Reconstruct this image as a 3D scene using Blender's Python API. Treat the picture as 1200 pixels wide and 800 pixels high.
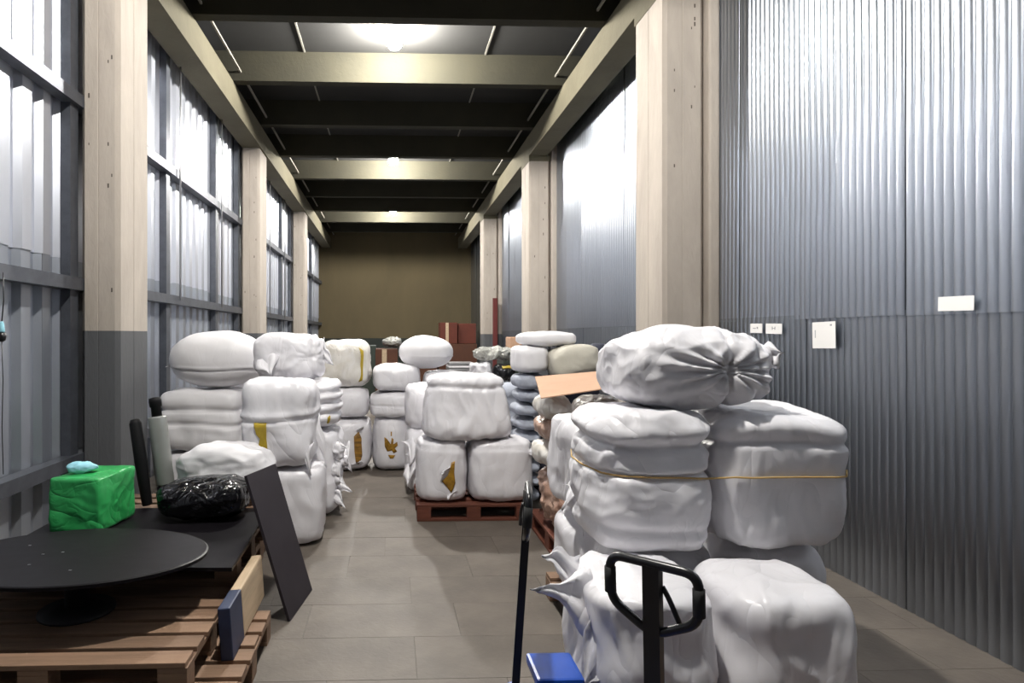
import bpy, math, random
from mathutils import Vector, Matrix, noise, Euler
R = math.radians
for o in list(bpy.data.objects): bpy.data.objects.remove(o, do_unlink=True)
S = bpy.context.scene
COL = S.collection

# ------------------------------------------------------------------ camera, world, exposure
CAM_Z, FPX, CX, CY, YAW = 1.6, 750.0, 485.0, 393.0, R(2.0)
cd = bpy.data.cameras.new('camera'); cam = bpy.data.objects.new('camera', cd); COL.objects.link(cam)
cam.location = (0, 0, CAM_Z); cam.rotation_euler = (R(90), 0, -YAW)
cd.sensor_width = 36; cd.lens = FPX / 1200 * 36
cd.shift_x = (600 - CX) / 1200; cd.shift_y = (CY - 400) / 1200
cd.clip_start = .05; cd.clip_end = 200
S.camera = cam
w = bpy.data.worlds.new('world'); S.world = w; w.use_nodes = True
w.node_tree.nodes['Background'].inputs[0].default_value = (.5, .6, .8, 1)
w.node_tree.nodes['Background'].inputs[1].default_value = .002
S.view_settings.view_transform = 'Standard'; S.view_settings.look = 'None'
S.view_settings.gamma = 1; S.view_settings.use_curve_mapping = False
S.view_settings.exposure = 0.25
LAMP = 2150.0          # radiance of every bulb

def P(px, py, y):
    """photo pixel + world depth plane -> world point"""
    a = (px - CX) / FPX; c, s = math.cos(YAW), math.sin(YAW)
    x = y * (a * c + s) / (c - a * s)
    return Vector((x, y, CAM_Z - (py - CY) / FPX * (y * c + x * s)))

# ------------------------------------------------------------------ materials
MATS = {}
def mat(name, col, rough=.6, metal=0., spec=.5, var=.0, vscale=3., bump=0., bscale=20., stretch=(1, 1, 1), coat=0.,
        dark=None, paint=None, emit=0., objvar=0., rvar=0., coords='Object', trans=0., distort=.3):
    m = bpy.data.materials.new(name); m.use_nodes = True; nt = m.node_tree; n = nt.nodes; L = nt.links
    b = n['Principled BSDF']; b.inputs['Roughness'].default_value = rough; b.inputs['Metallic'].default_value = metal
    b.inputs['Specular IOR Level'].default_value = spec; b.inputs['Base Color'].default_value = (*col, 1)
    b.inputs['Coat Weight'].default_value = coat; b.inputs['Coat Roughness'].default_value = .15
    if trans: b.inputs['Transmission Weight'].default_value = trans
    if emit:
        b.inputs['Emission Color'].default_value = (*col, 1); b.inputs['Emission Strength'].default_value = emit
    tc = n.new('ShaderNodeTexCoord'); mp = n.new('ShaderNodeMapping'); mp.inputs['Scale'].default_value = stretch
    L.new(tc.outputs[coords], mp.inputs[0])
    out = None
    if var:
        nz = n.new('ShaderNodeTexNoise'); nz.inputs['Scale'].default_value = vscale; nz.inputs['Detail'].default_value = 6
        nz.inputs['Distortion'].default_value = distort; nz.inputs['Roughness'].default_value = .62
        L.new(mp.outputs[0], nz.inputs[0])
        r = n.new('ShaderNodeValToRGB'); r.color_ramp.elements[0].position = .3; r.color_ramp.elements[1].position = .72
        d = dark or tuple(c * (1 - var) for c in col)
        r.color_ramp.elements[0].color = (*d, 1); r.color_ramp.elements[1].color = (*col, 1)
        L.new(nz.outputs[0], r.inputs[0]); out = r.outputs[0]
        if rvar:
            mr = n.new('ShaderNodeMapRange'); mr.inputs[3].default_value = rough - rvar; mr.inputs[4].default_value = rough + rvar
            L.new(nz.outputs[0], mr.inputs[0]); L.new(mr.outputs[0], b.inputs['Roughness'])
    if paint:   # a coat of paint up to a height (world z)
        z0, pc = paint
        g = n.new('ShaderNodeNewGeometry'); sx = n.new('ShaderNodeSeparateXYZ'); L.new(g.outputs['Position'], sx.inputs[0])
        lt = n.new('ShaderNodeMath'); lt.operation = 'LESS_THAN'; lt.inputs[1].default_value = z0; L.new(sx.outputs[2], lt.inputs[0])
        mx = n.new('ShaderNodeMix'); mx.data_type = 'RGBA'; L.new(lt.outputs[0], mx.inputs[0])
        if out: L.new(out, mx.inputs[6])
        else: mx.inputs[6].default_value = (*col, 1)
        mx.inputs[7].default_value = (*pc, 1); out = mx.outputs[2]
    if objvar:
        oi = n.new('ShaderNodeObjectInfo'); mr = n.new('ShaderNodeMapRange')
        mr.inputs[3].default_value = 1 - objvar; mr.inputs[4].default_value = 1 + objvar * .5
        L.new(oi.outputs['Random'], mr.inputs[0]); hs = n.new('ShaderNodeHueSaturation')
        L.new(mr.outputs[0], hs.inputs['Value'])
        if out: L.new(out, hs.inputs['Color'])
        else: hs.inputs['Color'].default_value = (*col, 1)
        out = hs.outputs[0]
    if out: L.new(out, b.inputs['Base Color'])
    if bump:
        nb = n.new('ShaderNodeTexNoise'); nb.inputs['Scale'].default_value = bscale; nb.inputs['Detail'].default_value = 5
        nb.inputs['Distortion'].default_value = .8; L.new(mp.outputs[0], nb.inputs[0])
        bp = n.new('ShaderNodeBump'); bp.inputs['Strength'].default_value = bump; bp.inputs['Distance'].default_value = .02
        L.new(nb.outputs[0], bp.inputs['Height']); L.new(bp.outputs[0], b.inputs['Normal'])
    MATS[name] = m; return m

mat('concrete', (.48, .425, .37), .85, var=.3, vscale=2.2, bump=.25, bscale=22, stretch=(1, 1, .3), paint=(1.64, (.085, .088, .095)), coords='Object')
mat('beam', (.135, .121, .08), .9, var=.3, vscale=1.6, bump=.2, bscale=18)
mat('rib', (.023, .0205, .010), .9, var=.35, vscale=1.4, bump=.2, bscale=18)
mat('roof', (.02, .0195, .018), .95, var=.3, vscale=1.2)
mat('seam', (.22, .21, .18), .8)
mat('backwall', (.105, .082, .042), .9, var=.25, vscale=.7, stretch=(1, 1, .5), paint=(1.5, (.02, .025, .022)))
mat('rearwall', (.05, .048, .045), .9, var=.2)
mat('galv', (.45, .49, .555), .29, metal=1., var=.06, vscale=3, rvar=.02, stretch=(1, 1, .25), objvar=.06)
mat('galv_dull', (.35, .38, .43), .35, metal=1., var=.1, vscale=5, rvar=.02, stretch=(1, 1, .25), objvar=.1)
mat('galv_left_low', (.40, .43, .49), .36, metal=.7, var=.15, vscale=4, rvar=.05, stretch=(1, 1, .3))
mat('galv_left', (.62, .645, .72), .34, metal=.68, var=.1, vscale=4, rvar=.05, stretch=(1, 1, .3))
mat('steel', (.13, .14, .165), .45, metal=.6, var=.3, vscale=8)
mat('floor', (.142, .119, .098), .62, var=.42, vscale=2.4, bump=.12, bscale=30, objvar=.04, coords='Object')
mat('joint', (.08, .066, .055), .9)
def film(name, col, rough=.34, sc=4., amt=.6, stretch=(1, 1, .5), dark=None, var=.06):
    """creased plastic film: sharp valleys of a distorted noise as relief"""
    m = mat(name, col, rough, var=var, vscale=4, dark=dark, distort=1.); nt = m.node_tree; n = nt.nodes; L = nt.links
    tc = n.new('ShaderNodeTexCoord'); mp = n.new('ShaderNodeMapping'); mp.inputs['Scale'].default_value = stretch; L.new(tc.outputs['Object'], mp.inputs[0])
    oi = n.new('ShaderNodeObjectInfo'); vm = n.new('ShaderNodeVectorMath'); vm.operation = 'SCALE'; vm.inputs[0].default_value = (37, 19, 53)
    L.new(oi.outputs['Random'], vm.inputs['Scale']); L.new(vm.outputs[0], mp.inputs['Location'])
    tot = None
    for k, (q, wgt) in enumerate(((sc, 1.), (sc * 2.3, .3))):
        nz = n.new('ShaderNodeTexNoise'); nz.inputs['Scale'].default_value = q; nz.inputs['Detail'].default_value = 1.5; nz.inputs['Distortion'].default_value = .9
        L.new(mp.outputs[0], nz.inputs[0])
        s1 = n.new('ShaderNodeMath'); s1.operation = 'SUBTRACT'; s1.inputs[1].default_value = .5; L.new(nz.outputs[0], s1.inputs[0])
        s2 = n.new('ShaderNodeMath'); s2.operation = 'ABSOLUTE'; L.new(s1.outputs[0], s2.inputs[0])
        s3 = n.new('ShaderNodeMath'); s3.operation = 'POWER'; s3.inputs[1].default_value = .6; L.new(s2.outputs[0], s3.inputs[0])
        s4 = n.new('ShaderNodeMath'); s4.operation = 'MULTIPLY_ADD'; s4.inputs[1].default_value = wgt
        L.new(s3.outputs[0], s4.inputs[0])
        if tot: L.new(tot, s4.inputs[2])
        else: s4.inputs[2].default_value = 0
        tot = s4.outputs[0]
    bp = n.new('ShaderNodeBump'); bp.inputs['Strength'].default_value = amt; bp.inputs['Distance'].default_value = .045
    L.new(tot, bp.inputs['Height']); L.new(bp.outputs[0], n['Principled BSDF'].inputs['Normal'])
    return m
film('film', (.76, .75, .785), .36, 3.0, .36)
film('film_soft', (.75, .74, .765), .48, 2.2, .13)
film('film_warm', (.78, .765, .75), .36, 4., .4, dark=(.62, .58, .50), var=.2)
film('film_grey', (.52, .50, .49), .3, 6., .8, (1, 1, .3), dark=(.22, .18, .15), var=.5)
film('film_clear', (.62, .62, .58), .2, 8., .9, (1, 1, 1), dark=(.20, .20, .18), var=.5)
film('green', (.045, .46, .13), .28, 3.2, .42, (1, 1, 1), dark=(.025, .30, .075), var=.4)
mat('brown_film', (.66, .46, .36), .3, var=.6, vscale=9, bump=.7, bscale=14, dark=(.30, .16, .11))
mat('textile', (.42, .45, .53), .8, var=.35, vscale=7, bump=.4, bscale=14)
mat('textile_dark', (.05, .055, .09), .8, var=.5, vscale=8, bump=.5, bscale=14)
mat('sack', (.58, .55, .47), .7, var=.15, vscale=4, bump=.25, bscale=9)
film('black_bag', (.008, .008, .010), .14, 5., .5, (1, 1, 1), var=.3)
mat('yellow', (.56, .40, .03), .45, var=.35, vscale=9)
mat('gold', (.50, .28, .02), .5, var=.55, vscale=16, dark=(.12, .05, .005), bump=.5)
mat('stripe_brown', (.42, .22, .03), .5, var=.8, vscale=14, dark=(.05, .02, .01), stretch=(.3, .3, 2.2))

mat('aqua', (.32, .68, .80), .55, var=.12, bump=.3)
mat('wood', (.28, .172, .108), .75, var=.4, vscale=4, bump=.2, bscale=40, stretch=(.6, 6, 6), objvar=.2)
mat('wood_red', (.15, .042, .022), .75, var=.4, vscale=4, bump=.2, bscale=40, stretch=(.6, 6, 6), objvar=.15)
mat('wood_pale', (.58, .44, .29), .7, var=.3, vscale=5, stretch=(5, .5, 5))
mat('bluepaint', (.02, .035, .09), .5, var=.5, vscale=6)
mat('blackboard', (.007, .006, .008), .42, spec=.13, var=.3, vscale=4, rvar=.06)
mat('grey_board', (.034, .029, .036), .6, spec=.2, var=.2, vscale=5)
mat('black', (.008, .008, .010), .3)
mat('black_matte', (.012, .012, .014), .6)
mat('core', (.006, .006, .007), .6, spec=.2)
mat('filmroll', (.22, .23, .22), .28, var=.15, coat=.4)
mat('blue', (.008, .07, .42), .35, var=.25, vscale=8)
mat('rubber', (.02, .02, .02), .8)
mat('metal_bare', (.5, .5, .52), .35, metal=1.)
mat('cardboard', (.54, .33, .215), .8, var=.1, vscale=5)
mat('carton_red', (.12, .022, .009), .7, var=.3, vscale=3)
mat('carton_brown', (.10, .035, .016), .75, var=.3, vscale=3)
mat('dark_green', (.02, .03, .022), .6)
mat('paper', (.86, .85, .84), .7)
mat('ink', (.35, .35, .38), .8)
mat('twine', (.50, .33, .12), .8)
mat('socket', (.75, .75, .72), .5)
mat('bulb', (1.0, .965, .90), .5, emit=LAMP)
mat('brick_far', (.10, .012, .01), .7)

# ------------------------------------------------------------------ object helpers
def tag(o, label=None, cat=None, group=None, kind=None):
    if label: o['label'] = label
    if cat: o['category'] = cat
    if group: o['group'] = group
    if kind: o['kind'] = kind
    return o
def link(o, parent=None):
    COL.objects.link(o)
    if parent: o.parent = parent
    return o
def obj(name, me, m=None, parent=None, loc=None, rot=None):
    if m and not me.materials: me.materials.append(MATS[m])
    o = bpy.data.objects.new(name, me)
    if loc is not None: o.location = loc
    if rot is not None: o.rotation_euler = rot
    return link(o, parent)
def mesh(name, v, f, smooth=False):
    me = bpy.data.meshes.new(name); me.from_pydata([tuple(p) for p in v], [], f); me.update()
    if smooth: me.polygons.foreach_set('use_smooth', [True] * len(me.polygons))
    return me
def empty(name, loc=(0, 0, 0), rz=0.):
    o = bpy.data.objects.new(name, None); o.location = loc; o.rotation_euler = (0, 0, rz); o.empty_display_size = .1
    return link(o)
def boxgeo(x0, x1, y0, y1, z0, z1, bev=0.):
    if bev <= 0:
        v = [(x, y, z) for x in (x0, x1) for y in (y0, y1) for z in (z0, z1)]
        return v, [(0, 1, 3, 2), (4, 6, 7, 5), (0, 4, 5, 1), (2, 3, 7, 6), (0, 2, 6, 4), (1, 5, 7, 3)]
    # octagonal-ring chamfered box (chamfer on all edges)
    import bmesh
    bm = bmesh.new()
    vs, fs = boxgeo(x0, x1, y0, y1, z0, z1)
    bv = [bm.verts.new(p) for p in vs]
    for f in fs: bm.faces.new([bv[i] for i in f])
    bmesh.ops.bevel(bm, geom=list(bm.edges), offset=bev, segments=2, affect='EDGES', profile=.6)
    me = bpy.data.meshes.new('tmp'); bm.to_mesh(me); bm.free()
    v = [tuple(p.co) for p in me.vertices]; f = [tuple(p.vertices) for p in me.polygons]
    bpy.data.meshes.remove(me); return v, f
BOXC = {}
def boxmesh(dx, dy, dz, m, bev=0.):
    """box centred in x,y with its base at z=0; shared between alike pieces"""
    k = (round(dx, 4), round(dy, 4), round(dz, 4), m, bev)
    if k not in BOXC:
        me = mesh('box', *boxgeo(-dx / 2, dx / 2, -dy / 2, dy / 2, 0, dz, bev)); me.materials.append(MATS[m]); BOXC[k] = me
    return BOXC[k]
def box(name, x0, x1, y0, y1, z0, z1, m, parent=None, bev=0.):
    return obj(name, boxmesh(x1 - x0, y1 - y0, z1 - z0, m, bev), None, parent, ((x0 + x1) / 2, (y0 + y1) / 2, z0))
def merge(*geos):
    V, F = [], []
    for v, f in geos:
        k = len(V); V += list(v); F += [tuple(i + k for i in q) for q in f]
    return V, F
def tubegeo(pts, r, n=10, closed=False, rb=None):
    pts = [Vector(p) for p in pts]; N = len(pts); V, F = [], []; up = None
    for i, p in enumerate(pts):
        a = pts[(i - 1) % N] if (closed or i > 0) else p
        b = pts[(i + 1) % N] if (closed or i < N - 1) else p
        t = (b - a).normalized()
        if up is None:
            up = Vector((0, 0, 1)) if abs(t.z) < .9 else Vector((0, 1, 0))
        s = t.cross(up).normalized(); up = s.cross(t).normalized()
        rr = r[i] if isinstance(r, (list, tuple)) else r
        for k in range(n):
            an = 2 * math.pi * k / n
            V.append(p + s * math.cos(an) * rr + up * math.sin(an) * (rb or rr))
    for i in range(N if closed else N - 1):
        j = (i + 1) % N
        for k in range(n):
            l = (k + 1) % n
            F.append((i * n + k, i * n + l, j * n + l, j * n + k))
    if not closed:
        F.append(tuple(range(n - 1, -1, -1))); F.append(tuple((N - 1) * n + k for k in range(n)))
    return V, F
def tube(name, pts, r, m, parent=None, n=10, closed=False, loc=None):
    return obj(name, mesh(name, *tubegeo(pts, r, n, closed), smooth=True), m, parent, loc)
def fillet(pts, r, seg=5, closed=True):
    out = []; N = len(pts); pts = [Vector(p) for p in pts]
    for i, p in enumerate(pts):
        if not closed and i in (0, N - 1): out.append(p); continue
        a, b = pts[i - 1], pts[(i + 1) % N]
        d1 = (a - p); d2 = (b - p); q = min(r, d1.length * .45, d2.length * .45)
        s, e = p + d1.normalized() * q, p + d2.normalized() * q
        for k in range(seg + 1):
            t = k / seg; out.append(s * (1 - t) ** 2 + p * 2 * t * (1 - t) + e * t * t)
    return out
def lathe(name, prof, m, parent=None, n=20, loc=None, rot=None):
    V, F = [], []
    for r, z in prof:
        for k in range(n):
            a = 2 * math.pi * k / n; V.append((r * math.cos(a), r * math.sin(a), z))
    for i in range(len(prof) - 1):
        for k in range(n):
            l = (k + 1) % n; F.append((i * n + k, i * n + l, (i + 1) * n + l, (i + 1) * n + k))
    F.append(tuple(range(n - 1, -1, -1))); F.append(tuple((len(prof) - 1) * n + k for k in range(n)))
    return obj(name, mesh(name, V, F, True), m, parent, loc, rot)

# ------------------------------------------------------------------ the building
XL, XR = -2.72, 3.0           # sheet planes
Y0, Y1 = -5.0, 24.0
ZT = 5.68
rnd = random.Random(4)

fl = tag(obj('floor', mesh('floor', *boxgeo(-3.0, 3.4, Y0, Y1 + .3, -.2, -.007)), 'joint'), kind='structure')
RW, SL = .42, .84
row = 0; y = -.8
while y < 9.9:
    off = (row % 2) * .42 + (.17 if row % 3 == 1 else 0) - .18
    x = -3.0 - off
    while x < 3.4:
        a, b = max(x, -3.0), min(x + SL, 3.4)
        if b - a > .05:
            o = box('slab', a + .001, b - .001, y + .0012, y + RW - .0012, -.012, 0, 'floor', fl)
            o.location.z += rnd.uniform(-.0012, 0)
        x += SL
    y += RW; row += 1
box('slab', -3.0, 3.4, y, Y1 + .3, -.012, 0, 'floor', fl)
box('slab', -3.0, 3.4, Y0, -.8, -.012, 0, 'floor', fl)

# left wall: trapezoid sheets in two tiers on rails and posts
wl = tag(obj('wall_left', mesh('wall_left', *boxgeo(XL - .16, XL - .12, Y0, Y1 + .3, 0, ZT)), 'steel'), kind='structure')
def trap_sheet(npd, z0, z1):
    per = .28; dep = .05; V = []; prof = []
    for k in range(npd):
        q = k * per
        prof += [(q, 0), (q + .12, 0), (q + .155, -dep), (q + .245, -dep)]
    prof.append((npd * per, 0))
    for z in (z0, z1): V += [(px, py, z) for py, px in prof]
    n = len(prof)
    return mesh('sheet', V, [(i, i + 1, n + i + 1, n + i) for i in range(n - 1)])
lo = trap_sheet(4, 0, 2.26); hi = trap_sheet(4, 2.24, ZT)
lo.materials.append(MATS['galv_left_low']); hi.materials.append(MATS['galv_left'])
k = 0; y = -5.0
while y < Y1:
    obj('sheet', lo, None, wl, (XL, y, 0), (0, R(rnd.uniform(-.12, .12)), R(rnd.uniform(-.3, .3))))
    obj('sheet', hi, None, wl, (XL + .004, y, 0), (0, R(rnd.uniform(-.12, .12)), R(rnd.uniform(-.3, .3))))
    y += 1.12
def channel(z):
    # C-shaped rail running along the wall
    x0, x1 = XL + .01, XL + .125
    return merge(boxgeo(x0, x1, Y0, Y1, z + .044, z + .052), boxgeo(x0, x1, Y0, Y1, z - .052, z - .044),
                 boxgeo(x1 - .008, x1, Y0, Y1, z - .044, z + .044))
for z in (.56, 2.03, 3.57): obj('rail', mesh('rail', *channel(z)), 'steel', wl)
PL = [5.49 + 5.75 * k for k in (-1, 0, 1, 2)]; PR = [5.80 + 5.75 * k for k in (-1, 0, 1, 2)]
for yp in PL:
    for dy in (-.14, 2.1, 4.2): box('post', XL + .005, XL + .085, yp + dy, yp + dy + .13, 0, ZT - .1, 'steel', wl)
    for dy in (2.4, 4.3):
        tube('conduit', [(XL + .15, yp + dy, 2.03), (XL + .15, yp + dy, ZT - .15)], .012, 'metal_bare', wl, 8)

# right wall: finely corrugated sheets in two lapped tiers
wr = tag(obj('wall_right', mesh('wall_right', *boxgeo(XR + .10, XR + .14, Y0, Y1 + .3, 0, ZT)), 'steel'), kind='structure')
def corr_sheet(n, z0, z1, m, pitch=.9 / 14):
    # broad shallow crests between narrow grooves
    T = [0, .06, .12, .3, .5, .7, .88, .94]; H = [0, .0040, .0068, .0088, .0094, .0088, .0068, .0040]
    pr = [((k + t) * pitch, .006 - h) for k in range(n) for t, h in zip(T, H)] + [(n * pitch, .006)]
    N = len(pr) - 1; V = [(x, y, z) for z in (z0, z1) for y, x in pr]
    me = mesh('sheet', V, [(i, N + 1 + i, N + 2 + i, i + 1) for i in range(N)], True)
    me.materials.append(MATS[m]); return me
rlo = corr_sheet(14, 0, 1.75, 'galv_dull'); rhi = corr_sheet(14, 1.72, ZT, 'galv')
y = 3.64 - 9 * .9 - .9
while y < Y1:
    near = abs(y - 3.64) < 1.
    obj('sheet', rlo, None, wr, (XR, y, 0), (R(rnd.uniform(-.1, .1)), R(rnd.uniform(-.15, .15)), R(rnd.uniform(-.5, .5))))
    obj('sheet', rhi, None, wr, (XR - .008, y, -.006 if y < 3.6 else 0), (R(rnd.uniform(-.1, .1)), R(rnd.uniform(-.25, .25)), R(rnd.uniform(-.6, .6))))
    y += .9

# end walls
wb = tag(box('wall_back', -3.0, 3.4, Y1, Y1 + .2, 0, ZT, 'backwall'), kind='structure')
tag(box('wall_rear', -3.0, 3.4, Y0 - .2, Y0, 0, ZT, 'rearwall'), kind='structure')

# ceiling with ribs, long edge beams, joint strips
ce = tag(obj('ceiling', mesh('ceiling', *boxgeo(-3.0, 3.4, Y0 - .2, Y1 + .2, ZT, ZT + .15)), 'roof'), kind='structure')
RY = [9.25 + 1.9 * k for k in range(-7, 8)]
def ribgeo():
    v, f = boxgeo(-2.95, 3.3, -.0, .16, 0, ZT - 5.25 - .002); return v, f
ribm = mesh('rib', *ribgeo()); ribm.materials.append(MATS['rib'])
for yy in RY:
    if yy < Y1 - .3: obj('rib', ribm, None, ce, (0, yy, 5.25))
for x0, x1 in ((-2.60, -2.27), (2.5, 2.83)):
    for ya in [Y0] + [p + .3 for p in PL]:
        yb = min([p + .3 for p in PL if p + .3 > ya + .01] + [Y1])
        box('edge_beam', x0, x1, ya + .006, yb - .006, 4.87, 5.25, 'beam', ce)
for sx in (-1.25, 1.36): box('joint_strip', sx - .012, sx + .012, Y0, Y1, ZT - .014, ZT, 'seam', ce)
for x_ in (-2.16, 2.39): box('edge_angle', x_ - .012, x_ + .012, Y0, Y1, 5.36, 5.39, 'seam', ce)

# pillars
def pillar(x0, x1, y0, y1, side, label, head=False):
    c = .035; z1_ = 4.868
    w2, d2 = (x1 - x0) / 2, (y1 - y0) / 2
    # chamfered plan with a shallow shutter-board groove on the faces turned to the aisle and the camera
    pts = [(-w2 + c, -d2), (-.02, -d2), (-.014, -d2 + .006), (-.008, -d2), (w2 - c, -d2), (w2, -d2 + c), (w2, -.03), (w2 - .006, -.02), (w2, -.01),
           (w2, d2 - c), (w2 - c, d2), (-w2 + c, d2), (-w2, d2 - c), (-w2, .01), (-w2 + .006, 0), (-w2, -.01), (-w2, -d2 + c)]
    n = len(pts); V = [(a, b, z) for z in (0, z1_) for a, b in pts]
    F = [(i, (i + 1) % n, n + (i + 1) % n, n + i) for i in range(n)] + [tuple(range(n - 1, -1, -1)), tuple(range(n, 2 * n))]
    root = empty('concrete_pillar', ((x0 + x1) / 2, (y0 + y1) / 2, 0)); tag(root, label, 'pillar', 'concrete pillars along the aisle')
    obj('shaft', mesh('shaft', V, F), 'concrete', root)
    # small pour holes
    pr = random.Random(int((x0 + 9) * 100 + y0 * 7))
    for k in range(9):
        zz = pr.uniform(1.9, 4.7); r = pr.uniform(.006, .013)
        obj('pour_hole', mesh('pour_hole', *boxgeo(-r * .5, r * .5, -.003, .003, -r * 1.5, r * 1.5)), 'joint', root, (pr.choice((-.09, .07, .1)), -d2, zz))
    if head: box('head_plate', -w2 - .005, w2 + .005, -d2 - .01, d2, z1_ - .10, z1_ - .001, 'beam', root)
    return root
LBL = ['concrete pillar with grey painted foot standing beside the near table', 'concrete pillar with grey painted foot behind the green box and film roll',
       'concrete pillar rising behind the dome-shaped bale under the corrugated left wall', 'far concrete pillar near the beige end wall on the railed wall side']
LBR = ['concrete pillar on the papered wall side behind the camera row', 'wide concrete pillar rising behind the bulky tied bag on the tall stack',
       'concrete pillar rising behind the banded blue grey textile stack', 'far concrete pillar beside the red cartons at the end wall']
for i, yp in list(enumerate(PL))[1:]: pillar(-2.62, -2.30, yp, yp + .66, -1, LBL[i])
for i, yp in list(enumerate(PR))[1:]: pillar(2.5, 2.88, yp, yp + .70, 1, LBR[i], True)
LBW = ['slim wall column set into the corrugated sheets behind the camera row', 'slim wall column in shade beside the wide pillar and paper notes',
       'slim wall column next to the pillar behind the textile stack', 'slim far wall column near the red cartons']
for i, yp in list(enumerate(PR))[1:]:
    o = obj('wall_column', mesh('wall_column', *boxgeo(-.05, .05, -.15, .15, 0, 5.2, .02)), 'concrete', None, (XR - .05, yp + .10, 0))
    tag(o, LBW[i], 'column', 'slim columns against the corrugated wall')

# lamps
LL = ['glowing white bulb hanging above the pallet truck end of the aisle', 'large glowing white bulb hanging before the brightly lit rib',
      'small glowing bulb hanging at the middle of the aisle', 'farthest glowing bulb hanging in front of the end wall']
for i, yl in enumerate((2.5, 8.45, 14.15, 19.85)):
    t = empty('ceiling_lamp', (.04, yl, 5.495)); tag(t, LL[i], 'lamp', 'bulbs hanging along the aisle')
    prof = [(.024, .10), (.04, .085), (.074, .045), (.095, 0), (.098, -.035), (.086, -.08), (.055, -.112), (.014, -.124)]
    lathe('bulb', prof[::-1], 'bulb', t, 14)
    lathe('socket', [(.02, .095), (.034, .10), (.034, .16), (.02, .175)], 'socket', t, 14)
    lathe('ceiling_plate', [(.05, .174), (.05, .1845)], 'socket', t, 16)

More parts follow.
